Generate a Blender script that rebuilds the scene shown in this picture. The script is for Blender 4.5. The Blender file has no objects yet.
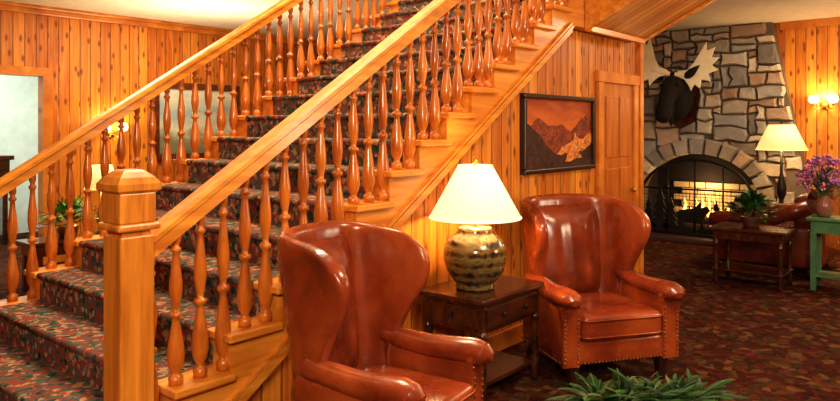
import bpy, bmesh, math, random
from mathutils import Vector, Matrix, noise as mnoise
random.seed(7)
R=random.uniform
sc=bpy.context.scene
try:
    sc.view_settings.view_transform='Standard'
    sc.view_settings.look='Medium High Contrast'
except Exception as e: print(e)

# ------------------------------------------------------------ materials
def nm(name):
    m=bpy.data.materials.new(name); m.use_nodes=True
    nt=m.node_tree; b=nt.nodes['Principled BSDF']
    return m,nt,b
def N(nt,t,**k):
    n=nt.nodes.new(t)
    for a,v in k.items(): setattr(n,a,v)
    return n
def L(nt,a,b): nt.links.new(a,b)
def math_(nt,op,a,b=None):
    n=N(nt,'ShaderNodeMath',operation=op)
    for i,x in enumerate((a,b)):
        if x is None: continue
        if isinstance(x,(int,float)): n.inputs[i].default_value=x
        else: L(nt,x,n.inputs[i])
    return n.outputs[0]
def mixc(nt,f,a,b,mode='MIX'):
    n=N(nt,'ShaderNodeMix',data_type='RGBA',blend_type=mode)
    for s,x in ((n.inputs[0],f),(n.inputs[6],a),(n.inputs[7],b)):
        if isinstance(x,(int,float)): s.default_value=x
        elif isinstance(x,tuple): s.default_value=(*x,1)
        else: L(nt,x,s)
    return n.outputs[2]
def ramp(nt,f,stops,interp='LINEAR'):
    n=N(nt,'ShaderNodeValToRGB'); n.color_ramp.interpolation=interp; e=n.color_ramp.elements
    while len(e)<len(stops): e.new(.5)
    for i,(p,c) in enumerate(stops):
        e[i].position=p; e[i].color=(*c,1)
    L(nt,f,n.inputs[0]); return n.outputs[0]
def objco(nt,scale=(1,1,1)):
    t=N(nt,'ShaderNodeTexCoord'); m=N(nt,'ShaderNodeMapping')
    m.inputs['Scale'].default_value=scale
    L(nt,t.outputs['Object'],m.inputs[0]); return m.outputs[0]
def noise(nt,vec,scale,detail=4,rough=.5,dist=0):
    n=N(nt,'ShaderNodeTexNoise'); n.inputs['Scale'].default_value=scale
    n.inputs['Detail'].default_value=detail; n.inputs['Roughness'].default_value=rough
    n.inputs['Distortion'].default_value=dist
    L(nt,vec,n.inputs['Vector']); return n.outputs[0]
def bump(nt,b,h,st,dist=.01):
    n=N(nt,'ShaderNodeBump'); n.inputs['Strength'].default_value=st; n.inputs['Distance'].default_value=dist
    L(nt,h,n.inputs['Height']); L(nt,n.outputs[0],b.inputs['Normal'])
def plain(name,c,r=.5,metal=0,em=None,es=0,coat=0):
    m,nt,b=nm(name)
    v=noise(nt,objco(nt),9,3)
    L(nt,mixc(nt,v,tuple(x*.82 for x in c),tuple(min(1,x*1.15) for x in c)),b.inputs['Base Color'])
    b.inputs['Roughness'].default_value=r; b.inputs['Metallic'].default_value=metal
    b.inputs['Coat Weight'].default_value=coat
    if em: b.inputs['Emission Color'].default_value=(*em,1); b.inputs['Emission Strength'].default_value=es
    return m
def wood(name,c1,c2,scale,r=.35,coat=.3):
    m,nt,b=nm(name)
    v=noise(nt,objco(nt,scale),1,5,.6,.6)
    L(nt,ramp(nt,v,[(.3,c1),(.7,c2)]),b.inputs['Base Color'])
    b.inputs['Roughness'].default_value=r; b.inputs['Coat Weight'].default_value=coat; b.inputs['Coat Roughness'].default_value=.15
    bump(nt,b,v,.15,.003); return m
def plank(name,axis,along,c1,c2,w=.125,groove=(.15,.035,.006),knot=.85):
    m,nt,b=nm(name)
    t=N(nt,'ShaderNodeTexCoord'); s=N(nt,'ShaderNodeSeparateXYZ'); L(nt,t.outputs['Object'],s.inputs[0])
    c=math_(nt,'DIVIDE',s.outputs[axis],w); z=s.outputs[along]
    idx=math_(nt,'FLOOR',c); fr=math_(nt,'SUBTRACT',c,idx)
    wn=N(nt,'ShaderNodeTexWhiteNoise',noise_dimensions='1D'); L(nt,idx,wn.inputs['W'])
    cb=N(nt,'ShaderNodeCombineXYZ')
    L(nt,math_(nt,'MULTIPLY',s.outputs[axis],26),cb.inputs[0])
    L(nt,math_(nt,'ADD',math_(nt,'MULTIPLY',z,1.6),math_(nt,'MULTIPLY',idx,3.7)),cb.inputs[1])
    g=noise(nt,cb.outputs[0],1,4,.6,.8)
    gc=N(nt,'ShaderNodeMapRange'); gc.inputs[1].default_value=.3; gc.inputs[2].default_value=.7; L(nt,g,gc.inputs[0])
    base=mixc(nt,math_(nt,'ADD',math_(nt,'MULTIPLY',gc.outputs[0],.65),math_(nt,'MULTIPLY',math_(nt,'SUBTRACT',wn.outputs[0],.3),.6)),c1,c2)
    cb2=N(nt,'ShaderNodeCombineXYZ')
    L(nt,math_(nt,'MULTIPLY',s.outputs[axis],8),cb2.inputs[0]); L(nt,math_(nt,'ADD',math_(nt,'MULTIPLY',z,3.4),math_(nt,'MULTIPLY',idx,1.31)),cb2.inputs[1])
    vo=N(nt,'ShaderNodeTexVoronoi',voronoi_dimensions='2D'); vo.inputs['Scale'].default_value=1
    L(nt,cb2.outputs[0],vo.inputs['Vector'])
    k=N(nt,'ShaderNodeMapRange'); k.inputs[1].default_value=.07; k.inputs[2].default_value=.18; k.inputs[3].default_value=knot; k.inputs[4].default_value=0
    L(nt,vo.outputs['Distance'],k.inputs[0])
    base=mixc(nt,k.outputs[0],base,(.18,.038,.006))
    gr=N(nt,'ShaderNodeMapRange'); gr.inputs[1].default_value=.43; gr.inputs[2].default_value=.485
    L(nt,math_(nt,'ABSOLUTE',math_(nt,'SUBTRACT',fr,.5)),gr.inputs[0])
    base=mixc(nt,math_(nt,'MULTIPLY',gr.outputs[0],.85),base,groove)
    L(nt,base,b.inputs['Base Color']); b.inputs['Roughness'].default_value=.42
    bump(nt,b,math_(nt,'SUBTRACT',1,gr.outputs[0]),.6,.006)
    return m
PC1=(.44,.10,.009); PC2=(.90,.365,.048)
pine_x=plank('pine_planks_x',0,2,PC1,PC2)
pine_y=plank('pine_planks_y',1,2,PC1,PC2)
pine_soffit=plank('pine_soffit',0,1,(.50,.16,.024),(.86,.37,.075),.1,knot=.3)
rail_w=wood('rail_wood',(.56,.16,.016),(.94,.41,.06),(1.2,16,16))
post_w=wood('newel_wood',(.48,.13,.012),(.90,.36,.05),(16,16,1.2))
bal_w=wood('baluster_wood',(.32,.065,.008),(.74,.23,.028),(14,14,2.5),.28,.5)
trim_w=wood('trim_wood',(.46,.12,.015),(.82,.32,.048),(3,3,3))
red_w=wood('door_wood',(.36,.085,.012),(.62,.20,.03),(14,14,1.2))
dark_w=wood('dark_wood',(.022,.007,.004),(.09,.026,.010),(3,18,10),.25,.5)
mid_w=wood('mahogany_wood',(.05,.012,.005),(.17,.042,.014),(3,12,12),.25,.5)
green_w=wood('green_painted_wood',(.05,.15,.07),(.10,.24,.12),(6,6,6),.45)
cream=plain('ceiling_plaster',(.88,.82,.66),.9)
white=plain('pale_plaster',(.78,.86,.78),.9)
iron=plain('black_iron',(.012,.01,.01),.5,.3)
brass=plain('brass',(.6,.36,.10),.3,.9)
nailm=plain('nailhead_brass',(.30,.13,.05),.3,.8)
legm=wood('leg_wood',(.02,.007,.004),(.06,.02,.01),(9,9,3),.25,.5)

def carpet(name,cols,scale,dark=.5):
    m,nt,b=nm(name); co=objco(nt)
    vo=N(nt,'ShaderNodeTexVoronoi'); vo.inputs['Scale'].default_value=scale; L(nt,co,vo.inputs['Vector'])
    sp=N(nt,'ShaderNodeSeparateColor'); L(nt,vo.outputs['Color'],sp.inputs[0])
    n1=noise(nt,co,scale*.55,3,.6,.8)
    v=math_(nt,'ADD',math_(nt,'MULTIPLY',sp.outputs[0],.6),math_(nt,'MULTIPLY',n1,.5))
    c=ramp(nt,v,cols)
    nf=noise(nt,co,180,2)
    c=mixc(nt,math_(nt,'MULTIPLY',nf,dark),c,(.02,.008,.006))
    L(nt,c,b.inputs['Base Color']); b.inputs['Roughness'].default_value=.95
    b.inputs['Specular IOR Level'].default_value=.1
    bump(nt,b,nf,.5,.004); return m
floor_m=carpet('floor_carpet',[(.2,(.025,.006,.004)),(.38,(.10,.016,.008)),(.48,(.030,.010,.005)),(.58,(.16,.036,.014)),(.70,(.03,.028,.012)),(.85,(.22,.09,.03))],16,.6)
stair_m=carpet('stair_carpet',[(.2,(.03,.03,.025)),(.33,(.05,.13,.10)),(.43,(.42,.06,.03)),(.51,(.04,.13,.16)),(.60,(.66,.38,.20)),(.68,(.40,.05,.04)),(.76,(.06,.16,.11)),(.88,(.30,.10,.10))],34,.28)

def leather_mat(name,c0,c1,c2,r=.26):
    m,nt,b=nm(name); co=objco(nt)
    v=noise(nt,co,2.6,4,.55,.2)
    L(nt,ramp(nt,v,[(.30,c0),(.50,c1),(.72,c2)]),b.inputs['Base Color'])
    L(nt,math_(nt,'ADD',math_(nt,'MULTIPLY',noise(nt,co,9,3),.16),r-.08),b.inputs['Roughness'])
    b.inputs['Coat Weight'].default_value=.35; b.inputs['Coat Roughness'].default_value=.2
    fine=noise(nt,co,90,3); big=noise(nt,objco(nt,(6,6,2.0)),1.5,2,.45,.5)
    bump(nt,b,math_(nt,'ADD',math_(nt,'MULTIPLY',fine,.08),big),.28,.022)
    return m
leather=leather_mat('oxblood_leather',(.12,.018,.006),(.27,.046,.012),(.44,.10,.024))
leather2=leather_mat('dark_brown_leather',(.06,.012,.007),(.14,.025,.012),(.22,.05,.02))

stone_m,nt,b=nm('field_stone')
at=N(nt,'ShaderNodeAttribute',attribute_name='Col'); v=noise(nt,objco(nt),7,5,.7)
L(nt,mixc(nt,.55,at.outputs['Color'],ramp(nt,v,[(.3,(.42,.39,.36)),(.7,(1,.96,.90))]),'MULTIPLY'),b.inputs['Base Color'])
b.inputs['Roughness'].default_value=.85; bump(nt,b,v,.7,.02)
mortar=plain('mortar',(.17,.13,.095),.95)
firebrick=plain('firebrick',(.70,.52,.27),.9)
soot=plain('sooted_brick',(.025,.016,.012),.95)

# ------------------------------------------------------------ builder
class B:
    def __init__(s): s.v=[];s.f=[];s.m=[];s.s=[];s.c=None
    def add(s,vs,fs,mi=0,sm=False,M=None):
        o=len(s.v)
        for p in vs:
            p=Vector(p)
            s.v.append(M@p if M else p)
        for f in fs: s.f.append([i+o for i in f]); s.m.append(mi); s.s.append(sm)
    def box(s,x0,x1,y0,y1,z0,z1,mi=0,bev=0,M=None,seg=2):
        bm=bmesh.new(); bmesh.ops.create_cube(bm,size=1)
        for v in bm.verts:
            v.co=Vector(((x0+x1)/2+v.co.x*(x1-x0),(y0+y1)/2+v.co.y*(y1-y0),(z0+z1)/2+v.co.z*(z1-z0)))
        if bev: bmesh.ops.bevel(bm,geom=bm.edges[:],offset=bev,segments=seg,affect='EDGES',profile=.5)
        bm.verts.index_update()
        s.add([v.co.copy() for v in bm.verts],[[v.index for v in f.verts] for f in bm.faces],mi,bool(bev) and seg>2,M); bm.free()
    def lathe(s,prof,c=(0,0,0),seg=16,mi=0,M=None,sm=True,cap=True):
        vs=[];fs=[];n=len(prof)
        for r,z in prof:
            for k in range(seg):
                a=2*math.pi*k/seg; vs.append((c[0]+r*math.cos(a),c[1]+r*math.sin(a),c[2]+z))
        for i in range(n-1):
            for k in range(seg):
                k2=(k+1)%seg; fs.append([i*seg+k,i*seg+k2,(i+1)*seg+k2,(i+1)*seg+k])
        s.add(vs,fs,mi,sm,M)
        if cap:
            s.add(vs[:seg],[list(range(seg))[::-1]],mi,False,M); s.add(vs[-seg:],[list(range(seg))],mi,False,M)
    def tube(s,pts,rad,seg=8,mi=0,M=None,flat=1.0):
        pts=[Vector(p) for p in pts]; n=len(pts)
        if isinstance(rad,(int,float)): rad=[rad]*n
        vs=[];fs=[]; up=Vector((0,0,1))
        for i,p in enumerate(pts):
            t=(pts[min(i+1,n-1)]-pts[max(i-1,0)]).normalized()
            ref=up if abs(t.dot(up))<.95 else Vector((1,0,0))
            a=t.cross(ref).normalized(); bb=a.cross(t)
            for k in range(seg):
                q=2*math.pi*k/seg; vs.append(p+a*math.cos(q)*rad[i]+bb*math.sin(q)*rad[i]*flat)
        for i in range(n-1):
            for k in range(seg):
                k2=(k+1)%seg; fs.append([i*seg+k,i*seg+k2,(i+1)*seg+k2,(i+1)*seg+k])
        fs.append(list(range(seg))[::-1]); fs.append([(n-1)*seg+k for k in range(seg)])
        s.add(vs,fs,mi,True,M)
    def prism(s,poly,ax,a0,a1,mi=0,M=None):
        def P(p,a):
            if ax=='y': return (p[0],a,p[1])
            if ax=='x': return (a,p[0],p[1])
            return (p[0],p[1],a)
        n=len(poly); vs=[P(p,a0) for p in poly]+[P(p,a1) for p in poly]
        fs=[list(range(n)),list(range(2*n-1,n-1,-1))]+[[i,(i+1)%n,n+(i+1)%n,n+i] for i in range(n)]
        s.add(vs,fs,mi,False,M)
    def ball(s,c,r,mi=0,seg=8,M=None):
        if isinstance(r,(int,float)): r=(r,r,r)
        vs=[];fs=[];n=max(4,seg//2+1)
        for i in range(n+1):
            th=math.pi*i/n; 
            for k in range(seg):
                a=2*math.pi*k/seg
                vs.append((c[0]+r[0]*math.sin(th)*math.cos(a),c[1]+r[1]*math.sin(th)*math.sin(a),c[2]+r[2]*math.cos(th)))
        for i in range(n):
            for k in range(seg):
                k2=(k+1)%seg; fs.append([i*seg+k,(i+1)*seg+k,(i+1)*seg+k2,i*seg+k2])
        s.add(vs,fs,mi,True,M)
    def obj(s,name,mats,parent=None,loc=None,rotz=0,fix=True,mods=()):
        me=bpy.data.meshes.new(name); me.from_pydata([tuple(v) for v in s.v],[],s.f)
        if not isinstance(mats,(list,tuple)): mats=[mats]
        for m in mats: me.materials.append(m)
        for p,mi,sm in zip(me.polygons,s.m,s.s): p.material_index=mi; p.use_smooth=sm
        if fix:
            bm=bmesh.new(); bm.from_mesh(me); bmesh.ops.remove_doubles(bm,verts=bm.verts,dist=1e-6)
            bmesh.ops.recalc_face_normals(bm,faces=bm.faces); bm.to_mesh(me); bm.free()
        o=bpy.data.objects.new(name,me); sc.collection.objects.link(o)
        if parent: o.parent=parent
        if loc: o.location=loc
        o.rotation_euler[2]=rotz
        for t,kw in mods:
            md=o.modifiers.new(t,t)
            for a,v in kw.items(): setattr(md,a,v)
        return o
def empty(name,loc=(0,0,0),rz=0,scale=None):
    e=bpy.data.objects.new(name,None); e.empty_display_size=.1; sc.collection.objects.link(e)
    e.location=loc; e.rotation_euler[2]=rz
    if scale: e.scale=scale
    return e
def slab(name,x0,x1,y0,y1,z0,z1,mat,parent=None):
    b=B(); b.box(x0,x1,y0,y1,z0,z1); return b.obj(name,mat,parent)

# ------------------------------------------------------------ room shell
X0,X1,Y0,Y1,CH=-2.2,10.3,-3.0,8.6,3.0
slab('floor',X0-.1,X1+.9,Y0-.1,Y1+3.2,-.1,0,floor_m)
b=B()
b.box(X0,.9,Y0,Y1,CH,CH+.12); b.box(6.6,X1,Y0,Y1,CH,CH+.12)
b.box(.9,6.6,4.88,Y1,CH,CH+.12); b.box(.9,5.2,Y0,2.58,CH,CH+.12); b.box(5.2,6.6,Y0,.6,CH,CH+.12)
b.obj('ceiling',cream)
b=B(); b.box(.8,6.7,.5,.6,CH+.12,5.5); b.box(.8,6.7,4.88,4.98,CH+.12,5.5); b.box(.8,.9,.6,4.88,CH+.12,5.5); b.box(6.6,6.7,.6,4.88,CH+.12,5.5); b.box(.8,6.7,.5,4.98,5.5,5.6)
b.obj('wall_upper_stairwell',cream)
b=B(); b.box(X0,2.35,Y1,Y1+.12,0,CH); b.box(3.44,X1+.1,Y1,Y1+.12,0,CH); b.box(2.35,3.44,Y1,Y1+.12,2.19,CH); b.obj('wall_back',pine_x)
b=B(); b.box(2.25,2.35,Y1-.03,Y1,0,2.29); b.box(3.44,3.54,Y1-.03,Y1,0,2.29); b.box(2.35,3.44,Y1-.03,Y1,2.19,2.29); b.obj('trim_1',trim_w)
b=B(); b.box(.8,4.6,Y1+2.8,Y1+2.9,0,CH); b.box(.7,.8,Y1+.12,Y1+2.9,0,CH); b.box(4.6,4.7,Y1+.12,Y1+2.9,0,CH); b.box(.7,4.7,Y1+.12,Y1+2.9,CH,CH+.1); b.obj('wall_hallway',white)
slab('wall_left',X0-.1,X0,Y0,Y1,0,CH,pine_y)
slab('wall_front',X0,X1,Y0-.1,Y0,0,CH,pine_x)
b=B(); b.box(X1,X1+.1,Y0,2.35,0,CH); b.box(X1,X1+.1,4.25,Y1,0,CH); b.box(X1,X1+.1,2.35,4.25,1.4,CH); b.obj('wall_right',pine_y)
b=B()
b.box(X0,X1,Y1-.05,Y1,CH-.10,CH,0,.01); b.box(X0,X1,Y1-.09,Y1-.05,CH-.04,CH,0,.01); b.obj('trim_2',trim_w)
b=B(); b.box(X1-.05,X1,Y0,2.3,CH-.1,CH,0,.01); b.box(X1-.05,X1,4.95,Y1-.09,CH-.1,CH,0,.01); b.obj('trim_3',trim_w)
b=B(); b.box(3.54,X1,Y1-.02,Y1,0,.14,0,.004); b.box(X0,2.25,Y1-.02,Y1,0,.14,0,.004); b.obj('baseboard_back',trim_w)
b=B(); b.box(X1-.02,X1,Y0,1.8,0,.14,0,.004); b.obj('baseboard_right',trim_w)

# ------------------------------------------------------------ staircase
RUN,RISE,NN=.264,.169,17
nose=lambda n:1.60+RUN*(n-3)
line=lambda u:.507+.64*(u-1.6)
def saw(n0,dz,bot,end_u,end_b):
    p=[(nose(n0),0)]
    for n in range(n0,NN+1):
        p.append((nose(n),RISE*n-dz))
        p.append((nose(n+1) if n<NN else end_u,RISE*n-dz))
    p.append((end_u,end_b)); ue=1.6+(end_b+bot-.507)/.64
    p.append((ue,end_b)); u0=1.6+(bot-.507)/.64
    p.append((max(u0,nose(n0)+.02),0)); return p
st=empty('staircase')
b=B(); b.prism(saw(1,0,.33,6.5,2.45),'y',2.80,4.70)
for n in range(1,NN+1): b.tube([(nose(n)-.005,2.80,RISE*n-.018),(nose(n)-.005,4.70,RISE*n-.018)],.02,8)
b.obj('carpeted_steps',stair_m,st)
b=B(); b.prism(saw(2,.035,.36,6.5,2.42),'y',2.66,2.795); b.prism(saw(2,.035,.36,6.5,2.42),'y',4.705,4.84)
for (dv0,dv1) in ((2.635,2.66),):
    for off,h in ((-.36,.05),(-.30,.018)):
        p=[(1.40,max(0,line(1.40)+off)),(5.05,line(5.05)+off),(5.05,line(5.05)+off+h),(1.40,max(.02,line(1.40)+off+h))]
        b.prism(p,'y',dv0,dv1)
b.obj('stringers',rail_w,st)
b=B()
for n in range(1,NN+1):
    e=nose(n+1) if n<NN else 6.5
    b.box(nose(n)-.035,e,2.615,2.81,RISE*n-.035,RISE*n+.002,0,.008); b.box(nose(n)-.035,e,4.69,4.87,RISE*n-.035,RISE*n+.002,0,.008)
b.box(nose(1),nose(2),2.66,2.80,0,RISE-.035)
b.box(nose(1),nose(2),4.705,4.84,0,RISE-.035)
b.obj('tread_ends',rail_w,st)
RT=lambda u:1.183+.639*(u-1.52)
def railing(v,nm_):
    b=B()
    prof=[(-.045,-.10),(-.045,-.045),(-.055,-.035),(-.055,-.012),(-.038,0),(.038,0),(.055,-.012),(.055,-.035),(.045,-.045),(.045,-.10)]
    u0,u1=1.45,5.33; vs=[(u0,v+a,RT(u0)+z) for a,z in prof]+[(u1,v+a,RT(u1)+z) for a,z in prof]; n=len(prof)
    b.add(vs,[list(range(n)),list(range(2*n-1,n-1,-1))]+[[i,(i+1)%n,n+(i+1)%n,n+i] for i in range(n)])
    b.obj('handrail_'+nm_,rail_w,st)
    P=[(.032,0),(.033,.05),(.024,.06),(.019,.075),(.021,.09),(.032,.12),(.038,.16),(.039,.20),(.035,.26),(.026,.34),(.018,.41),(.016,.44),(.028,.45),(.030,.462),(.028,.475),(.016,.485),(.017,.51),(.024,.56),(.030,.62),(.029,.68),(.022,.76),(.016,.83),(.014,.87),(.023,.88),(.024,.90),(.015,.91),(.015,.93),(.022,.945),(.022,1.0)]
    b=B(); u=1.50
    while u<5.25:
        n=int((u-1.6)//RUN)+3; zb=RISE*n+.001; Lh=RT(u)-.095-zb
        b.lathe([(r*.95,t*Lh) for r,t in P],(u,v,zb),14,0); u+=RUN/2.25
    b.obj('balusters_'+nm_,bal_w,st)
    for (un,zb,zt,q) in ((1.41,RISE*2,1.43,0),(5.42,RISE*NN,3.85,1)):
        b=B(); s=.072
        b.box(un-s,un+s,v-s,v+s,zb,zt-.26,0,.008); 
        b.box(un-s+.012,un+s-.012,v-s+.012,v+s-.012,zt-.27,zt-.235,0,.004)
        b.box(un-s-.018,un+s+.018,v-s-.018,v+s+.018,zt-.24,zt-.21,0,.01)
        b.box(un-s-.004,un+s+.004,v-s-.004,v+s+.004,zt-.21,zt-.09,0,.006)
        M=Matrix.Translation((un,v,0))@Matrix.Rotation(math.pi/4,4,'Z')
        k=(s+.014)*1.414
        b.lathe([(k-.01,zt-.09),(k+.006,zt-.08),(k+.006,zt-.055),(k-.02,zt-.03),(k*.55,zt-.008),(k*.4,zt)],(0,0,0),4,0,M,False)
        b.obj('newel_post_%s_%d'%(nm_,q),post_w,st)
railing(2.70,'front'); railing(4.78,'back')

def under(end,top): 
    ue=1.6+(2.415+.33-.507)/.64
    p=[(1.34,0),(end,0)]
    if top: p+=[(end,CH),(6.52,CH)]
    p+=[(6.52 if top else end,2.415),(ue,2.415),(1.34,max(.01,line(1.34)-.33))]
    return p
b=B(); b.prism(under(6.7,True),'y',2.78,2.90); b.obj('wall_stair_side',pine_x)
b=B(); b.prism(under(6.5,False),'y',4.72,4.80); b.obj('wall_stair_rear',pine_x)
slab('wall_stair_end',6.58,6.7,2.90,4.80,0,CH,pine_y)
b=B(); b.box(1.5,5.74,2.762,2.78,0,.13,0,.004); b.obj('baseboard_stair',trim_w)
slab('trim_4',6.66,6.74,2.74,2.80,0,CH,trim_w)
# upper flight crossing the room (soffit) - part of the staircase
def zz(v): return 2.41+.50*(2.655-v)
b=B(); b.prism([(2.655,2.41),(.75,zz(.75)),(.75,zz(.75)+.45),(2.655,2.86)],'x',5.34,6.46); b.obj('upper_flight_soffit',pine_soffit,st)
b=B()
for x in (5.30,6.44): b.prism([(2.655,2.395),(.72,zz(.75)-.02),(.72,zz(.75)+.5),(2.655,2.92)],'x',x,x+.05)
b.box(5.34,6.46,2.61,2.655,2.39,2.44)
b.obj('upper_flight_side_boards',rail_w,st)

d=empty('door_1')
b=B(); b.box(5.76,5.85,2.742,2.779,0,2.0,0,.005); b.box(6.53,6.62,2.742,2.779,0,2.0,0,.005); b.box(5.74,6.64,2.735,2.779,2.0,2.10,0,.006); b.obj('casing',trim_w,d)
b=B(); b.box(5.85,6.53,2.765,2.779,0,2.0)
for (a,c) in ((.12,.62),(.72,1.22),(1.32,1.88)):
    for (x0,x1) in ((5.93,6.16),(6.22,6.45)): b.box(x0,x1,2.755,2.766,a,c,0,.005)
b.ball((6.48,2.73,1.0),.025,1); b.obj('panel',[red_w,brass],d)

# ------------------------------------------------------------ stone fireplace
def vR(z): return 1.86+(.16*z/1.2 if z<1.2 else .16+.36*(z-1.2)/1.8)
fp=empty('stone_fireplace'); FC=3.33; FA=.80; FZ=.62; FH=.60
def arch(a,h,n=16,z0=FZ): return [(FC-a*math.cos(math.pi*i/n),z0+h*math.sin(math.pi*i/n)) for i in range(n+1)]
b=B(); ar=arch(FA,FH)
poly=[(vR(0),0),(FC-FA,0)]+ar+[(FC+FA,0),(4.95,0),(4.95,CH),(vR(CH),CH),(vR(1.2),1.2)]
b.prism(poly,'x',10.17,10.30); b.obj('mortar_backing',mortar,fp)
cols=[(.46,.39,.31),(.62,.52,.41),(.40,.37,.34),(.66,.48,.36),(.50,.47,.43),(.68,.61,.51),(.52,.35,.25),(.74,.64,.50),(.32,.29,.27),(.45,.43,.42)]
verts=[];faces=[];fcol=[]
def stone(q,u0,prot):
    cx=sum(p[0] for p in q)/len(q); cz=sum(p[1] for p in q)/len(q); n=len(q); o=len(verts)
    col=random.choice(cols); k=R(.75,1.15); col=tuple(c*k for c in col)
    for s,uu in ((.000,u0),(.004,u0-prot*.6),(.024,u0-prot)):
        for p in q:
            dx,dz=cx-p[0],cz-p[1]; l=math.hypot(dx,dz) or 1
            verts.append((uu+R(-.008,.008) if s>.01 else uu,p[0]+dx/l*s,p[1]+dz/l*s))
    fs=[[o+2*n+i for i in range(n)]]+[[o+k2*n+i,o+k2*n+(i+1)%n,o+(k2+1)*n+(i+1)%n,o+(k2+1)*n+i] for k2 in (0,1) for i in range(n)]
    for f in fs: faces.append(f); fcol.append(col)
cw,chh=.115,.095
NV=int((4.95-1.7)/cw)+1; NZ=int(round(CH/chh)); chh=CH/NZ
used=[[False]*NZ for _ in range(NV)]
def wob(i,j): 
    return (1.75+i*cw+ .045*mnoise.noise(Vector((i*.9,j*.9,3.1))), j*chh+(0 if j in (0,NZ) else .040*mnoise.noise(Vector((i*.8,j*.8,9.7)))))
for j in range(NZ):
    for i in range(NV):
        if used[i][j]: continue
        w=random.choice((1,2,2,3,3,4)); h=random.choice((1,1,2,2,3)) if w>1 else random.choice((1,2))
        if h==3 and w==4: h=2
        ww=0
        while ww<w and i+ww<NV and not used[i+ww][j]: ww+=1
        w=ww; hh=1
        while hh<h and j+hh<NZ and all(not used[i+k][j+hh] for k in range(w)): hh+=1
        h=hh
        for k in range(w):
            for l in range(h): used[i+k][j+l]=True
        bl=[wob(i+k,j) for k in range(w+1)]; tr=[wob(i+w-k,j+h) for k in range(w+1)]
        rt=[wob(i+w,j+l) for l in range(1,h)]; lf=[wob(i,j+h-l) for l in range(1,h)]
        q=bl+rt+tr+lf
        cx=sum(p[0] for p in q)/len(q); cz=sum(p[1] for p in q)/len(q)
        if cx<vR(cz)+.02: continue
        if (abs(cx-FC)<FA+.14 and cz<FZ) or (((cx-FC)/(FA+.14))**2+((cz-FZ)/(FH+.16))**2<1 and cz>=FZ): continue
        q=[(max(p[0],vR(min(p[1],CH))),p[1]) for p in q]
        q=[(cx+(p[0]-cx)*(1-.009/max(.04,abs(p[0]-cx)) if abs(p[0]-cx)>.03 else 1),cz+(p[1]-cz)*(1-.009/max(.03,abs(p[1]-cz)) if abs(p[1]-cz)>.02 else 1)) for p in q]
        stone(q,10.17,R(.05,.10))
n=13
for i in range(n):
    t0=math.pi*i/n+.012; t1=math.pi*(i+1)/n-.012; ro=(FA+.20,FH+.22)
    stone([(FC-FA*math.cos(t0),FZ+FH*math.sin(t0)),(FC-FA*math.cos(t1),FZ+FH*math.sin(t1)),(FC-ro[0]*math.cos(t1),FZ+ro[1]*math.sin(t1)),(FC-ro[0]*math.cos(t0),FZ+ro[1]*math.sin(t0))],10.17,.14)
for sgn in (-1,1):
    for (a,c) in ((.0,.2),(.2,.42),(.42,.62)):
        x0,x1=FC+sgn*FA,FC+sgn*(FA+.22); stone([(x0,a+.01),(x1,a+.01),(x1,c-.01),(x0,c-.01)],10.17,.14)
me=bpy.data.meshes.new('stones'); me.from_pydata(verts,[],faces); me.materials.append(stone_m)
ca=me.color_attributes.new('Col','FLOAT_COLOR','CORNER')
for p,c in zip(me.polygons,fcol):
    for k in p.loop_indices: ca.data[k].color=(*c,1)
bm=bmesh.new(); bm.from_mesh(me); bmesh.ops.recalc_face_normals(bm,faces=bm.faces); bm.to_mesh(me); bm.free()
o=bpy.data.objects.new('stones',me); sc.collection.objects.link(o); o.parent=fp
b=B(); b.box(10.75,10.85,2.4,4.25,.0,1.4,1); b.box(10.3,10.75,2.4,2.52,0,1.4,1); b.box(10.3,10.75,4.14,4.25,0,1.4,1); b.box(10.3,10.85,2.4,4.25,1.3,1.4,1)
for r_ in range(7):
    for c_ in range(5):
        x=2.70+c_*.24+(.12 if r_%2 else 0)
        if x+.22<4.00: b.box(10.715,10.75,x,x+.225,.12+r_*.095,.12+r_*.095+.083,0,.006)
b.obj('firebox',[firebrick,soot],fp)
b=B(); b.box(9.72,10.10,2.2,4.5,0,.07,0,.015); b.obj('hearth_slab',plain('hearth_slate',(.07,.03,.025),.6),fp)
b=B()
b.tube([(10.0,p[0],p[1]) for p in [(FC-.76,.07)]+arch(.76,.52,16,.62)+[(FC+.76,.07)]],.022,6)
b.tube([(10.0,FC-.76,.09),(10.0,FC+.76,.09)],.02,6); b.tube([(10.0,FC-.76,.72),(10.0,FC+.76,.72)],.014,6)
for q in (-.38,0,.38): b.tube([(10.0,FC+q,.08),(10.0,FC+q,.62+.52*math.sqrt(1-(q/.76)**2))],.012,6)
def pine(v,h,w):
    p=[(v-.012,.09)]
    k=4
    for i in range(k):
        zz0=.09+h*(.15+.8*i/k*.95); ww=w*(1-i/k*.8)
        p+=[(v-ww,zz0),(v-ww*.35,zz0+h*.17)]
    p+=[(v,.09+h)]
    q=[(2*v-a,c) for a,c in p[:-1]][::-1]
    b.prism(p+q,'x',9.99,10.005)
for (v,h,w) in ((2.64,.44,.11),(2.78,.60,.13),(2.92,.40,.1),(3.04,.5,.11),(3.66,.5,.13),(3.82,.66,.15),(3.99,.5,.12)): pine(v,h,w)
b.prism([(3.2,.09),(3.22,.3),(3.17,.38),(3.12,.44),(3.16,.5),(3.24,.47),(3.25,.56),(3.3,.5),(3.34,.46),(3.45,.44),(3.55,.42),(3.56,.3),(3.55,.09),(3.52,.09),(3.5,.26),(3.3,.27),(3.26,.26),(3.24,.09)],'x',9.99,10.005)
b.prism([(FC-.74,.09),(FC-.74,.17),(3.0,.22),(3.2,.16),(3.45,.20),(3.7,.17),(3.9,.24),(FC+.74,.18),(FC+.74,.09)],'x',9.992,10.003)
for i in range(30): b.tube([(10.0,FC-.73+i*.05,.09),(10.0,FC-.73+i*.05,.72)],.0028,4)
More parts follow.
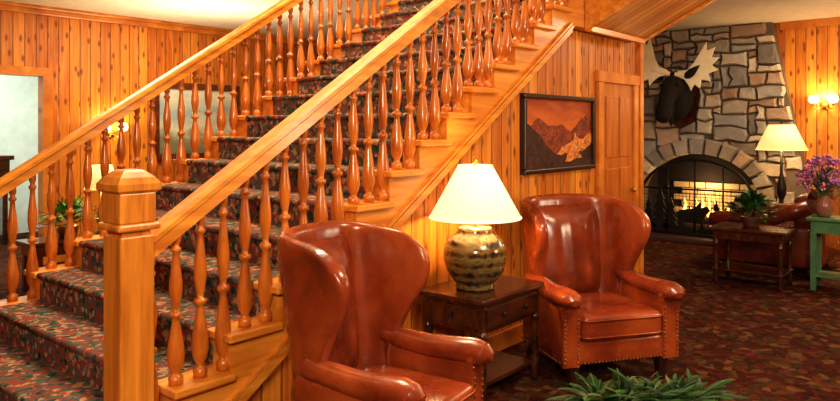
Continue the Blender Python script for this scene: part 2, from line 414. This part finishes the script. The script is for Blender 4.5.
for i in range(12): b.tube([(10.0,FC-.74,.12+i*.05),(10.0,FC+.74,.12+i*.05)],.0028,4)
b.box(9.97,10.03,FC-.72,FC-.6,.07,.09); b.box(9.97,10.03,FC+.6,FC+.72,.07,.09)
b.obj('fireplace_screen',iron)
bark=plain('bark',(.10,.05,.03),.9); flame=plain('flame',(1,.5,.1),.5,0,(1,.5,.12),3.5)
b=B()
for i,(x,zc,r) in enumerate(((10.42,.12,.07),(10.56,.12,.065),(10.49,.23,.06))):
    b.tube([(x,FC-.42+R(-.05,.05),zc),(x+R(-.03,.03),FC,zc+.01),(x,FC+.42,zc)],r,9)
b.tube([(10.4,FC-.3,.05),(10.62,FC-.3,.05)],.02,6,2); b.tube([(10.4,FC+.3,.05),(10.62,FC+.3,.05)],.02,6,2)
for i in range(8):
    v=FC-.30+i*.085; h=R(.18,.36)
    b.tube([(10.48,v,.24),(10.48+R(-.02,.02),v+.02,.24+h*.4),(10.48,v-.01,.24+h*.75),(10.48,v+.015,.24+h)],[.018,.03,.016,.003],6,1)
b.obj('burning_logs',[bark,flame,iron])

# ------------------------------------------------------------ moose head
mo=empty('mounted_moose_head',(10.06,3.54,2.05),0,(1.05,1.02,1.08))
fur=plain('moose_fur',(.011,.006,.004),.9); ant=plain('antler_bone',(.92,.76,.52),.5)
def skin(name,nodes,edges,mat,parent,lv=2):
    me=bpy.data.meshes.new(name); me.from_pydata([n[0] for n in nodes],edges,[]); me.materials.append(mat)
    o=bpy.data.objects.new(name,me); sc.collection.objects.link(o); o.parent=parent
    o.modifiers.new('Skin','SKIN'); me.skin_vertices[0].data[0].use_root=True
    for i,n in enumerate(nodes): me.skin_vertices[0].data[i].radius=(n[1],n[2])
    s=o.modifiers.new('Sub','SUBSURF'); s.levels=lv; s.render_levels=lv
    o.modifiers['Skin'].use_smooth_shade=True
    return o
skin('neck_and_head',[((0,0,-.12),.24,.38),((-.16,0,-.04),.22,.32),((-.32,0,.12),.16,.19),((-.43,0,.06),.13,.15),((-.56,0,-.10),.10,.12),((-.66,0,-.28),.115,.13),((-.70,0,-.36),.08,.08)],[(i,i+1) for i in range(6)],fur,mo)
b=B()
for s in (-1,1):
    M=Matrix.Translation((-.30,s*.15,.20))@Matrix.Rotation(s*-.9,4,'X')
    b.lathe([(.012,0),(.05,.05),(.055,.12),(.03,.2),(.004,.26)],(0,0,0),8,0,M)
    b.ball((-.45,s*.115,.12),.022,1)
b.tube([(-.36,0,-.14),(-.38,0,-.26),(-.37,0,-.40)],[.05,.04,.012],7,0)
b.obj('ears_and_bell',[fur,iron],mo)
b=B()
P2=[(.06,-.02),(.16,-.05),(.22,-.11),(.27,-.19),(.30,-.10),(.38,-.15),(.38,-.03),(.50,-.04),(.45,.06),(.57,.12),(.48,.17),(.56,.28),(.46,.27),(.49,.41),(.39,.35),(.37,.47),(.31,.33),(.25,.18),(.18,.08),(.06,.05)]
for s in (-1,1):
    M=Matrix.Translation((-.34,0,.26))@Matrix.Rotation(.25,4,'Z')@Matrix.Rotation(.15,4,'Y')@Matrix.Rotation(.14,4,'X')
    b.prism([(s*p[0],p[1]) for p in P2],'x',-.016,.016,0,M)
    b.tube([(0,s*.03,0),(0,s*.14,.01),(0,s*.28,.03)],[.035,.03,.026],8,0,M)
b.obj('antlers',ant,mo,mods=(('BEVEL',dict(width=.012,segments=2)),))
b=B(); b.prism([(-.2,-.34),(0,-.44),(.2,-.34),(.26,0),(.18,.3),(0,.34),(-.18,.3),(-.26,0)],'x',.0,.05); b.obj('shield_plaque',dark_w,mo)

# ------------------------------------------------------------ wing chairs
def interp(x,t):
    for (a,p),(c,q) in zip(t,t[1:]):
        if x<=c: 
            k=(x-a)/(c-a); k=k*k*(3-2*k); return p+(q-p)*max(0,k)
    return t[-1][1]
def resample(pts,n):
    d=[0]
    for a,c in zip(pts,pts[1:]): d.append(d[-1]+math.dist(a,c))
    out=[]
    for i in range(n):
        t=d[-1]*i/(n-1); k=0
        while k<len(d)-2 and d[k+1]<t: k+=1
        f=(t-d[k])/((d[k+1]-d[k]) or 1); out.append(tuple(pts[k][j]+(pts[k+1][j]-pts[k][j])*f for j in range(len(pts[k]))))
    return out
def wingchair(loc,rz,scale=None):
    e=empty('leather_wing_chair',loc,rz,scale)
    ns,nt_=33,15; b=B(); vs=[]; 
    yfT=[(0,.08),(.54,.08),(.60,.06),(.72,.01),(.86,-.08),(.97,-.11),(1.06,-.06),(1.13,.06)]
    for j in range(nt_):
        t=j/(nt_-1); zc=.17+.96*t; yf=interp(zc,yfT); w=.285+.055*t; yb=.25+.13*t; r=.18
        fl=.035*max(0,min(1,(zc-.58)/.35))
        if j==nt_-1: w-=.015
        half=[(-w-fl,yf),(-w-fl*.6,yf+.07),(-w,yf+.15 if yf+.15<yb-r else yb-r-.01),(-w,yb-r)]
        for k in range(1,7):
            a=math.pi/2*k/6; half.append((-w+r-r*math.cos(a),yb-r+r*math.sin(a)))
        half+= [(-.06,yb+.012),(0,yb+.014)]
        full=half+[(-x,y) for x,y in half[:-1]][::-1]
        for i,(x,y) in enumerate(resample(full,ns)):
            s=2*i/(ns-1)-1
            vs.append((x,y,zc+(t**4)*.035*math.cos(s*math.pi/2)-(t**6)*.02*abs(s)**3))
    fs=[[j*ns+i,j*ns+i+1,(j+1)*ns+i+1,(j+1)*ns+i] for j in range(nt_-1) for i in range(ns-1)]
    b.add(vs,fs,0,True)
    b.obj('back_and_wings',leather,e,mods=(('SOLIDIFY',dict(thickness=.075,offset=0)),('SUBSURF',dict(levels=2,render_levels=2))))
    ni,nj=13,13; vv=[]
    for j in range(nj):
        for i in range(ni):
            s=2*i/(ni-1)-1; t=j/(nj-1); zc=.42+.66*t
            wv=.235+.03*t; x=s*wv; edge=(1-abs(s)**3.5)*(1-abs(2*t-1)**5)
            yb=.25+.13*((zc-.17)/.96)
            vv.append((x,yb-.03-.075*edge+.012*math.cos(s*8)*edge,zc))
    b2=B(); b2.add(vv,[[j*ni+i,j*ni+i+1,(j+1)*ni+i+1,(j+1)*ni+i] for j in range(nj-1) for i in range(ni-1)],0,True)
    b2.obj('inner_back',leather,e,mods=(('SOLIDIFY',dict(thickness=.02,offset=-1)),('SUBSURF',dict(levels=2,render_levels=2)),))
    for s,nm_ in ((-1,'left'),(1,'right')):
        b=B(); x=s*.325
        b.box(min(x-.045,x+.045),max(x-.045,x+.045),-.36,.20,.15,.56,0,.03,None,4)
        pts=[(x,.14,.60),(x,.02,.585),(x+s*.004,-.12,.575),(x+s*.01,-.26,.580),(x+s*.014,-.36,.585),(x+s*.014,-.41,.578),(x+s*.014,-.435,.565),(x+s*.014,-.445,.55)]
        b.tube(pts,[.062,.064,.068,.074,.076,.068,.045,.015],16,0,None,.80)
        b.prism([(x-.052,.15),(x+.052,.15),(x+.055,.40),(x+.066,.50),(x+.068,.56),(x+.05,.595),(x-.05,.595),(x-.068,.56),(x-.066,.50),(x-.052,.40)],'y',-.385,-.35)
        b.obj('arm_'+nm_,leather,e,mods=(('BEVEL',dict(width=.012,segments=3,limit_method='ANGLE')),))
    b=B(); b.box(-.345,.345,-.375,.27,.15,.31,0,.03,None,4); b.obj('seat_rail',leather,e)
    b=B(); b.box(-.265,.265,-.41,.17,.30,.475,0,.045,None,4)
    b.obj('seat_cushion',leather,e,mods=(('SUBSURF',dict(levels=1,render_levels=1)),))
    b=B()
    for zt in (.335,.440):
        b.tube([(-.262,.1,zt),(-.262,-.37,zt),(-.25,-.402,zt),(-.22,-.412,zt),(.22,-.412,zt),(.25,-.402,zt),(.262,-.37,zt),(.262,.1,zt)],.006,6)
    b.obj('cushion_piping',leather,e)
    b=B()
    for i in range(30): b.ball((-.33+.66*i/29,-.378,.168),.008,0,6)
    for s in (-1,1):
        for i in range(22): b.ball((s*.372,-.34+.54*i/21,.168),.008,0,6)
        x=s*.325
        for i in range(12):
            z=.18+.30*i/11; b.ball((x-.042,-.387,z),.007,0,6); b.ball((x+.042,-.387,z),.007,0,6)
        for i in range(7):
            a=math.pi*i/6; b.ball((x+.055*math.cos(a),-.387,.53+.045*math.sin(a)),.007,0,6)
    b.obj('nailheads',nailm,e)
    b=B()
    for s in (-1,1):
        b.box(s*.29-.032,s*.29+.032,-.36,-.296,.11,.17,0,.006)
        M=Matrix.Translation((s*.29,-.328,0))@Matrix.Rotation(math.pi/4,4,'Z')
        b.lathe([(.026,0),(.030,.02),(.040,.12)],(0,0,0),4,0,M,False)
        M=Matrix(((1,0,0,s*.27),(0,1,-.45,.30),(0,0,1,0),(0,0,0,1)))
        b.lathe([(.026,0),(.036,.17)],(0,0,0),4,0,M@Matrix.Rotation(math.pi/4,4,'Z'),False)
    b.obj('legs',legm,e)
wingchair((2.27,2.16,0),math.radians(8),(.88,.97,.985))
wingchair((4.34,2.14,0),math.radians(-34),(1.07,1.04,.96))

# ------------------------------------------------------------ lamp table
tb=empty('side_table',(3.58,2.485,0)); TX,TY=.34,.245
b=B(); b.box(-TX,TX,-TY,TY,.585,.62,0,.01); b.box(-TX+.03,TX-.03,-TY+.025,TY-.025,.42,.585,0,.004)
b.box(-TX+.06,TX-.06,-TY+.012,-TY+.028,.445,.565,0,.005)
b.box(-TX+.018,-TX+.032,-TY+.06,TY-.06,.445,.565,0,.005)
b.box(-TX+.05,TX-.05,-TY+.05,TY-.05,.10,.125,0,.004)
for sx in (-1,1):
    for sy in (-1,1):
        c=(sx*(TX-.05),sy*(TY-.045),0)
        b.lathe([(.018,0),(.026,.03),(.022,.06),(.028,.075),(.028,.15),(.018,.165),(.028,.19),(.020,.26),(.017,.33),(.026,.36),(.02,.375),(.028,.39),(.028,.43)],c,10)
b.obj('frame',dark_w,tb)
b=B(); b.ball((-.12,-TY+.005,.505),.014,0); b.ball((.12,-TY+.005,.505),.014,0); b.ball((-TX+.01,0,.505),.014,0); b.obj('knobs',iron,tb)
cer,nt,bb=nm('glazed_ceramic'); co=objco(nt)
t=N(nt,'ShaderNodeSeparateXYZ'); L(nt,co,t.inputs[0])
wv=math_(nt,'SINE',math_(nt,'MULTIPLY',t.outputs[2],105)); n1=noise(nt,co,9,5,.6,1.5)
vo=N(nt,'ShaderNodeTexVoronoi',feature='DISTANCE_TO_EDGE'); vo.inputs['Scale'].default_value=11; L(nt,co,vo.inputs['Vector'])
f=math_(nt,'ADD',math_(nt,'MULTIPLY',wv,.14),math_(nt,'ADD',n1,math_(nt,'MULTIPLY',vo.outputs['Distance'],.4)))
L(nt,ramp(nt,f,[(.35,(.03,.016,.008)),(.52,(.14,.08,.028)),(.66,(.20,.16,.055)),(.8,(.14,.05,.015))]),bb.inputs['Base Color'])
bb.inputs['Roughness'].default_value=.18; bb.inputs['Coat Weight'].default_value=.5; bump(nt,bb,wv,.25,.004)
def shade_mat(name,c,s):
    m,nt,b=nm(name); b.inputs['Base Color'].default_value=(.85,.72,.5,1); b.inputs['Roughness'].default_value=.8
    g=noise(nt,objco(nt,(30,30,3)),1,2)
    L(nt,mixc(nt,g,c,tuple(x*.9 for x in c)),b.inputs['Emission Color']); b.inputs['Emission Strength'].default_value=s; return m
shadem=shade_mat('lampshade_fabric',(1,.82,.46),1.0)
bulb=plain('bulb',(1,.9,.7),.5,0,(1,.8,.5),8)
def shade(b,r0,r1,z0,z1,mi,c=(0,0)):
    b.lathe([(r0,z0),(r1,z1),(r1-.004,z1),(r0-.004,z0+.001),(r0,z0)],(c[0],c[1],0),40,mi,None,True,False)
    b.tube([(c[0]+r0*math.cos(a*math.pi/18),c[1]+r0*math.sin(a*math.pi/18),z0) for a in range(37)],.005,5,mi)
    b.tube([(c[0]+r1*math.cos(a*math.pi/18),c[1]+r1*math.sin(a*math.pi/18),z1) for a in range(37)],.004,5,mi)
lm=empty('table_lamp',(3.49,2.475,.621))
b=B(); b.lathe([(.11,0),(.12,.01),(.115,.03),(.14,.06),(.175,.11),(.192,.17),(.195,.22),(.188,.26),(.16,.305),(.12,.33),(.108,.35),(.11,.365),(.09,.375),(.03,.377)],(0,0,0),40,0)
b.obj('ceramic_base',cer,lm)
b=B(); b.tube([(0,0,.37),(0,0,.45)],.016,8,0); b.tube([(0,0,.45),(.0,.07,.52),(0,.075,.62),(0,0,.735),(0,-.075,.62),(0,-.07,.52),(0,0,.45)],.004,5,0)
for k in range(3):
    a=k*2.094; b.tube([(0,0,.73),(.098*math.cos(a),.098*math.sin(a),.73)],.003,5,0)
b.lathe([(.008,.73),(.008,.745),(.02,.755),(.022,.77),(.010,.785),(.003,.80)],(0,0,0),10,0)
b.ball((0,0,.52),(.03,.03,.045),1,10)
b.obj('harp_and_bulb',[brass,bulb],lm)
b=B(); shade(b,.28,.105,.43,.745,0); b.obj('shade',shadem,lm)

# ------------------------------------------------------------ framed picture: mountains at sunset
pe=empty('framed_picture')
a0,a1,z0,z1=4.495,5.67,1.24,1.855; y=2.779
b=B(); fw=.036
b.box(a0,a1,y-.045,y,z1-fw,z1,0,.008); b.box(a0,a1,y-.045,y,z0,z0+fw,0,.008); b.box(a0,a0+fw,y-.045,y,z0+fw,z1-fw,0,.008); b.box(a1-fw,a1,y-.045,y,z0+fw,z1-fw,0,.008)
b.obj('frame',plain('dark_frame',(.03,.012,.008),.35),pe)
cv,nt,bb=nm('sepia_canvas'); t=N(nt,'ShaderNodeSeparateXYZ'); L(nt,objco(nt),t.inputs[0])
n1=noise(nt,objco(nt,(2,1,6)),2.2,5,.6,.5)
f=math_(nt,'ADD',math_(nt,'MULTIPLY',math_(nt,'SUBTRACT',t.outputs[2],1.24),1.1),math_(nt,'MULTIPLY',n1,.5))
L(nt,ramp(nt,f,[(.3,(.42,.07,.01)),(.62,(.64,.15,.02)),(.9,(.32,.05,.008))]),bb.inputs['Base Color']); bb.inputs['Roughness'].default_value=.6
b=B(); b.box(a0+fw,a1-fw,y-.012,y,z0+fw,z1-fw); b.obj('canvas',cv,pe)
def brush(name,c):
    m,nt,b=nm(name); v=noise(nt,objco(nt,(9,1,14)),1.6,6,.7,1.2)
    L(nt,ramp(nt,v,[(.35,tuple(x*.35 for x in c)),(.5,c),(.68,tuple(min(1,x*1.9+.02) for x in c))]),b.inputs['Base Color']); b.inputs['Roughness'].default_value=.6; return m
dk=brush('sepia_dark',(.045,.010,.004)); md=brush('sepia_mid',(.22,.038,.008)); lt=brush('sepia_light',(.66,.22,.045))
q=lambda pts:[(a0+fw+(a1-a0-2*fw)*p[0],z0+fw+(z1-z0-2*fw)*p[1]) for p in pts]
b=B()
def ridge(x0,x1,z_a,z_b,amp,seed,base=0.0,n=22):
    top=[]
    for i in range(n+1):
        t=i/n; top.append((x0+(x1-x0)*t, z_a+(z_b-z_a)*t+amp*mnoise.noise(Vector((t*4.3+seed,seed*2.1,.5)))+amp*.4*mnoise.noise(Vector((t*13+seed,.7,seed)))))
    top=[(p[0],max(base+.01,min(.98,p[1]))) for p in top]
    return [(x0,base)]+top+[(x1,base)]
b.prism(q(ridge(0,1,.60,.62,.22,1.3)),'y',y-.014,y-.012,1)
b.prism(q(ridge(.30,1,.30,.72,.16,4.7)),'y',y-.016,y-.014,1)
b.prism(q(ridge(.42,1,.22,.50,.14,7.9)),'y',y-.018,y-.016,2)
b.prism(q(ridge(.36,1,.14,.34,.12,2.2)),'y',y-.020,y-.018,0)
b.prism(q(ridge(0,.62,.70,.02,.10,5.5)),'y',y-.022,y-.020,0)
b.prism(q([(.55,.0),(.60,.20),(.66,.30),(.72,.52),(.76,.36),(.82,.28),(.78,.20),(.86,.08),(.80,.0)]),'y',y-.024,y-.022,2)
b.prism(q(ridge(.2,1,.06,.12,.06,8.8)),'y',y-.026,y-.024,0)
b.obj('painting_shapes',[dk,md,lt],pe)

# ------------------------------------------------------------ plants
leafm=plain('leaf_green',(.04,.12,.025),.45); leafd=plain('leaf_dark',(.010,.038,.010),.45); leafy=plain('leaf_olive',(.09,.11,.025),.5)
purple=plain('purple_petal',(.34,.10,.36),.6); pink=plain('pink_petal',(.55,.16,.30),.6)
def leaf(b,p,d,ln,w,mi,droop=.3):
    d=Vector(d).normalized(); s=d.cross(Vector((0,0,1)));
    if s.length<.05: s=Vector((1,0,0))
    s.normalize(); p=Vector(p); vs=[]
    for t,ww in ((0,.15),(.3,.9),(.6,.85),(1,.02)):
        c=p+d*ln*t+Vector((0,0,-droop*ln*t*t)); vs+= [c-s*w*ww,c+Vector((0,0,-.15*w)),c+s*w*ww]
    b.add(vs,[[3*i+k,3*i+k+1,3*i+k+4,3*i+k+3] for i in range(3) for k in (0,1)],mi,True)
def bush(b,c,n,rx,rz,ln,w,ms=(0,0,1)):
    for i in range(n):
        a=R(0,6.283); e=R(.05,1.45); q=R(.35,1)
        d=Vector((math.cos(a)*math.cos(e),math.sin(a)*math.cos(e),math.sin(e)))
        p=Vector(c)+Vector((d.x*rx*q,d.y*rx*q,d.z*rz*q)); leaf(b,p,d+Vector((R(-.5,.5),R(-.5,.5),R(-.1,.4))),ln*R(.7,1.2),w,random.choice(ms),R(.1,.5))
def fern(b,c,n,ln,mi=(0,1)):
    for i in range(n):
        a=R(0,6.283); e=R(.25,1.2); l=ln*R(.6,1.05); hd=Vector((math.cos(a),math.sin(a),0)); pts=[]
        for k in range(9):
            t=k/8; pts.append(Vector(c)+hd*(l*t*math.cos(e*.7))+Vector((0,0,l*(math.sin(e)*t-.40*t*t))))
        b.tube(pts,.0025,4,0)
        m=random.choice(mi)
        for k in range(1,17):
            t=k/17*8; j=int(t); p=pts[j].lerp(pts[j+1],t-j); tn=(pts[j+1]-pts[j]).normalized(); s=tn.cross(Vector((0,0,1))).normalized()
            for sg in (-1,1): leaf(b,p,s*sg+tn*.6,.038*math.sin(math.pi*min(1,(k+3)/20)),.006,m,.25)
ANG=math.radians(-50.15)
ct=empty('coffee_table',(2.88,1.13,0),ANG); b=B(); b.box(-.38,.38,-.26,.26,.28,.315,0,.01); b.box(-.34,.34,-.22,.22,.21,.28,0,.004)
for sx in (-1,1):
    for sy in (-1,1): b.box(sx*.31-.025,sx*.31+.025,sy*.19-.025,sy*.19+.025,0,.22,0,.006)
b.obj('frame',mid_w,ct)
pf=empty('potted_fern',(2.93,1.18,.316),ANG); b=B()
b.box(-.24,.24,-.09,.09,0,.09,0,.02); b.box(-.255,.255,-.105,.105,.075,.095,0,.006); b.obj('planter',plain('pot_clay',(.08,.035,.02),.4),pf)
b=B()
for cx in (-.21,-.11,0,.11,.21): fern(b,(cx,0,.10),24,.23,(0,1,1,2)); bush(b,(cx,0,.10),16,.13,.11,.06,.009,(0,1,1,2))
b.obj('fronds',[leafm,leafd,leafy],pf,fix=False)

# ------------------------------------------------------------ sofa, tables, lamp by the fire
so=empty('leather_sofa',(8.70,2.02,0))
def rb(b,*a,bev=.05,M=None): b.box(*a,0,bev,M,4)
b=B(); rb(b,-.50,.50,-.50,.52,.12,.34,bev=.03); b.obj('base',leather2,so)
b=B(); rb(b,-.40,.40,-.28,.56,.33,.50); b.obj('seat_cushion',leather2,so,mods=(('SUBSURF',dict(levels=1,render_levels=1)),))
b=B(); rb(b,-.52,.52,-.60,-.30,.12,.88,bev=.09); b.tube([(-.5,-.53,.87),(.5,-.53,.87)],.085,14); b.obj('backrest',leather2,so)
for s,nm_ in ((-1,'left'),(1,'right')):
    b=B(); x=s*.49; rb(b,x-.07,x+.07,-.48,.50,.12,.54,bev=.03)
    b.tube([(x,-.46,.76),(x,-.3,.70),(x,-.1,.62),(x,.2,.58),(x,.46,.565),(x,.53,.56),(x,.55,.55)],[.08,.085,.085,.085,.09,.07,.02],14); b.obj('arm_'+nm_,leather2,so)
b=B()
for sx in (-1,1):
    for sy in (-1,1): b.lathe([(.022,0),(.038,.05),(.03,.13)],(sx*.44,sy*.44,0),10)
b.obj('feet',legm,so)
et=empty('end_table',(7.66,1.97,0)); b=B(); b.box(-.26,.26,-.37,.37,.545,.58,0,.012); b.box(-.22,.22,-.32,.32,.46,.545,0,.004); b.box(-.23,.23,-.33,.33,.14,.16,0,.004)
for sx in (-1,1):
    for sy in (-1,1): b.lathe([(.018,0),(.024,.03),(.016,.06),(.026,.1),(.026,.17),(.016,.2),(.026,.27),(.018,.36),(.026,.40),(.026,.47)],(sx*.20,sy*.30,0),10)
b.obj('frame',dark_w,et)
pp=empty('potted_plant',(7.68,1.99,.581)); b=B(); b.lathe([(.07,0),(.075,.01),(.10,.08),(.105,.10),(.09,.10),(.08,.08)],(0,0,0),18); b.obj('pot',plain('pot_brown',(.12,.05,.03),.4),pp)
b=B(); bush(b,(0,0,.10),190,.22,.22,.12,.03); b.obj('foliage',[leafm,leafd],pp,fix=False)
gt=empty('green_console_table',(7.88,1.12,0)); b=B(); b.box(-.18,.18,-.38,.38,.68,.715,0,.01); b.box(-.15,.15,-.34,.34,.56,.68,0,.004); b.box(-.14,.14,-.33,.33,.13,.155,0,.004)
for sx in (-1,1):
    for sy in (-1,1):
        b.box(sx*.13-.025,sx*.13+.025,sy*.32-.025,sy*.32+.025,0,.57,0,.006)
b.obj('frame',green_w,gt)
fv=empty('flower_vase',(7.88,1.37,.716)); b=B(); b.lathe([(.05,0),(.06,.01),(.085,.07),(.085,.13),(.05,.19),(.045,.21),(.06,.23),(.05,.23),(.035,.2)],(0,0,0),20); b.obj('vase',plain('vase_glaze',(.30,.13,.09),.25),fv)
b=B()
for i in range(60):
    a=R(0,6.283); r=R(.02,.24); h=R(.34,.62)-r*.4; t=Vector((math.cos(a)*r,math.sin(a)*r,h))
    b.tube([(0,0,.2),(t.x*.5,t.y*.5,h*.65),t],.003,4,0); m=random.choice((1,1,2))
    for k in range(7): b.ball(t+Vector((R(-.03,.03),R(-.03,.03),R(-.03,.03))),R(.010,.018),m,6)
bush(b,(0,0,.24),70,.18,.2,.1,.018)
b.obj('bouquet',[leafm,purple,pink],fv,fix=False)
lt2=empty('round_lamp_table',(9.62,2.14,0)); b=B(); b.lathe([(.22,0),(.22,.02),(.04,.05),(.03,.3),(.04,.5),(.22,.57),(.24,.575),(.24,.60),(.23,.605)],(0,0,0),24); b.obj('pedestal',mid_w,lt2)
l2=empty('table_lamp',(9.62,2.14,.606)); b=B(); b.lathe([(.09,0),(.09,.015),(.03,.03),(.025,.08),(.055,.16),(.06,.24),(.03,.36),(.018,.42),(.014,.70)],(0,0,0),16,0); b.ball((0,0,.80),(.03,.03,.045),1); b.tube([(0,0,.7),(0,0,.77)],.012,6); b.tube([(0,.06,.75),(0,.0,1.035),(0,-.06,.75)],.004,5)
b.lathe([(.006,1.02),(.015,1.05),(.004,1.075)],(0,0,0),8); b.obj('base',[iron,bulb],l2)
b=B(); shade(b,.295,.15,.71,1.02,0); b.obj('shade',shade_mat('lampshade_amber',(1,.62,.20),1.0),l2)

def sconce(loc,rz):
    e=empty('wall_sconce',loc,rz); b=B(); b.lathe([(.05,0),(.05,.02),(.02,.03)],(0,0,0),14,0,Matrix.Rotation(-math.pi/2,4,'Y'))
    for s in (-1,1):
        b.tube([(-.02,0,0),(-.08,s*.05,-.05),(-.10,s*.10,-.04),(-.10,s*.11,.0)],.008,6,0)
        b.lathe([(.018,0),(.022,.01),(.012,.03)],(-.10,s*.11,0),10,0)
        b.lathe([(.045,.03),(.065,.07),(.05,.13),(.045,.13),(.06,.07),(.04,.035)],(-.10,s*.11,0),16,1,None,True,False)
    b.obj('arms_and_glass',[brass,shade_mat('sconce_glass',(1,.8,.42),2.6)],e)
    return e
sconce((10.3,1.78,1.88),0); sconce((4.25,8.6,1.52),math.pi/2)
e=empty('landscape_painting'); b=B(); a0,a1,z0,z1,y=4.8,6.15,1.15,2.2,8.6; fw=.09
for r in ((a0,a1,z1-fw,z1),(a0,a1,z0,z0+fw),(a0,a0+fw,z0+fw,z1-fw),(a1-fw,a1,z0+fw,z1-fw)): b.box(r[0],r[1],y-.05,y,r[2],r[3],0,.01)
b.obj('frame',mid_w,e)
cv,nt,bb=nm('landscape_canvas'); t=N(nt,'ShaderNodeSeparateXYZ'); L(nt,objco(nt),t.inputs[0]); n1=noise(nt,objco(nt,(2,1,3)),1.6,5,.6,.6)
f=math_(nt,'ADD',math_(nt,'MULTIPLY',math_(nt,'SUBTRACT',t.outputs[2],1.15),.75),math_(nt,'MULTIPLY',n1,.5))
L(nt,ramp(nt,f,[(.25,(.10,.12,.06)),(.45,(.28,.30,.20)),(.58,(.75,.75,.62)),(.75,(.40,.55,.60)),(.95,(.8,.8,.66))]),bb.inputs['Base Color'])
b=B(); b.box(a0+fw,a1-fw,y-.02,y,z0+fw,z1-fw); b.obj('canvas',cv,e)
e=empty('hall_console',(3.25,7.2,0)); b=B(); b.box(-.55,.55,-.2,.2,.46,.50,0,.01); b.box(-.5,.5,-.17,.17,.36,.46)
for sx in (-1,1):
    for sy in (-1,1): b.box(sx*.46-.03,sx*.46+.03,sy*.14-.03,sy*.14+.03,0,.37,0,.005)
b.obj('frame',mid_w,e)
e=empty('potted_plant',(3.12,7.2,.501)); b=B(); b.lathe([(.08,0),(.10,.08),(.105,.11),(.09,.11),(.08,.08)],(0,0,0),16); b.obj('pot',brass,e)
b=B(); bush(b,(0,0,.12),130,.22,.26,.15,.03,(0,0,0,1)); b.obj('foliage',[plain('leaf_bright',(.12,.34,.05),.45),leafd],e,fix=False)
e=empty('table_lamp',(3.47,7.2,.501)); b=B(); b.lathe([(.07,0),(.07,.02),(.02,.04),(.05,.12),(.055,.2),(.02,.32),(.012,.52)],(0,0,0),14); b.obj('base',brass,e)
b=B(); shade(b,.17,.10,.46,.70,0); b.obj('shade',shade_mat('lampshade_gold',(1,.68,.22),.8),e)
e=empty('hallway_console',(3.2,10.6,0)); b=B(); b.box(-.6,.6,-.2,.2,1.15,1.21,0,.01); b.box(-.55,.55,-.17,.17,.82,1.15)
for sx in (-1,1):
    for sy in (-1,1): b.box(sx*.5-.03,sx*.5+.03,sy*.13-.03,sy*.13+.03,0,.82)
b.obj('frame',dark_w,e)

# ------------------------------------------------------------ lights
def area(name,loc,rot,size,en,col=(1,.82,.57)):
    l=bpy.data.lights.new(name,'AREA'); l.shape='RECTANGLE'; l.size=size[0]; l.size_y=size[1]; l.energy=en; l.color=col
    o=bpy.data.objects.new(name,l); sc.collection.objects.link(o); o.location=loc; o.rotation_euler=rot; return o
def aim(o,t):
    o.rotation_euler=(Vector(t)-o.location).to_track_quat('-Z','Y').to_euler()
def point(name,loc,en,col=(1,.70,.34),r=.04):
    l=bpy.data.lights.new(name,'POINT'); l.energy=en; l.color=col; l.shadow_soft_size=r
    o=bpy.data.objects.new(name,l); sc.collection.objects.link(o); o.location=loc
area('fill_front',(2.9,.5,2.96),(0,0,0),(.8,.6),52)  # added fill just below the ceiling over the chairs, no fixture
o=area('fill_entry',(-.9,-.8,2.8),(0,0,0),(.8,.6),150,(1,.87,.68)); aim(o,(3.2,3.2,1.0))  # soft fill added behind the camera, aimed at stairs and chairs
area('fill_fireside',(8.6,.8,2.96),(0,0,0),(1.2,1.2),62)  # added downward fill for the fireplace end, not a real fitting
area('fill_up_fireside',(8.6,-.6,2.0),(math.pi,0,0),(1.0,1.0),48)  # invisible upward fill, added to brighten the ceiling by the fire
area('fill_up_rear',(4.6,7.0,1.9),(math.pi,0,0),(1.0,.6),36)  # upward fill added to lift the ceiling behind the stairs
o=area('fill_soffit',(5.2,-.9,1.7),(0,0,0),(.8,.8),50); aim(o,(5.8,2.0,2.7))  # added fill aimed at the soffit boards, has no visible source
area('fill_rear',(3.8,6.8,2.96),(0,0,0),(3.0,1.4),62)  # broad fill added over the space behind the stairs, no lamp there
area('fill_stairwell',(3.4,3.7,5.45),(0,0,0),(2.0,1.0),190)  # fill added high in the stairwell to light the steps from above
area('fill_hallway',(3.0,10.0,2.96),(0,0,0),(1.6,1.6),70,(.92,1,.96))  # cool fill added to brighten the room beyond the doorway
point('lamp_light',(3.49,2.475,1.14),60); point('lamp_light_far',(9.62,2.14,1.40),32,(1,.62,.28)); point('lamp_light_hall',(3.47,7.2,1.08),14)
point('sconce_light',(10.12,1.78,2.0),12); point('sconce_light_hall',(4.25,8.42,1.66),12)
point('fire_light',(10.5,3.33,.75),11,(1,.68,.34),.1)
w=bpy.data.worlds.new('World'); sc.world=w; w.use_nodes=True; w.node_tree.nodes['Background'].inputs[0].default_value=(1,.85,.7,1); w.node_tree.nodes['Background'].inputs[1].default_value=.3

# ------------------------------------------------------------ camera
cam=bpy.data.cameras.new('camera'); co=bpy.data.objects.new('camera',cam); sc.collection.objects.link(co)
co.location=(0,0,1.6); co.rotation_euler=(math.pi/2,0,math.radians(-50.15)); cam.lens=30; cam.sensor_width=36; cam.shift_y=-73.5/840
sc.camera=co
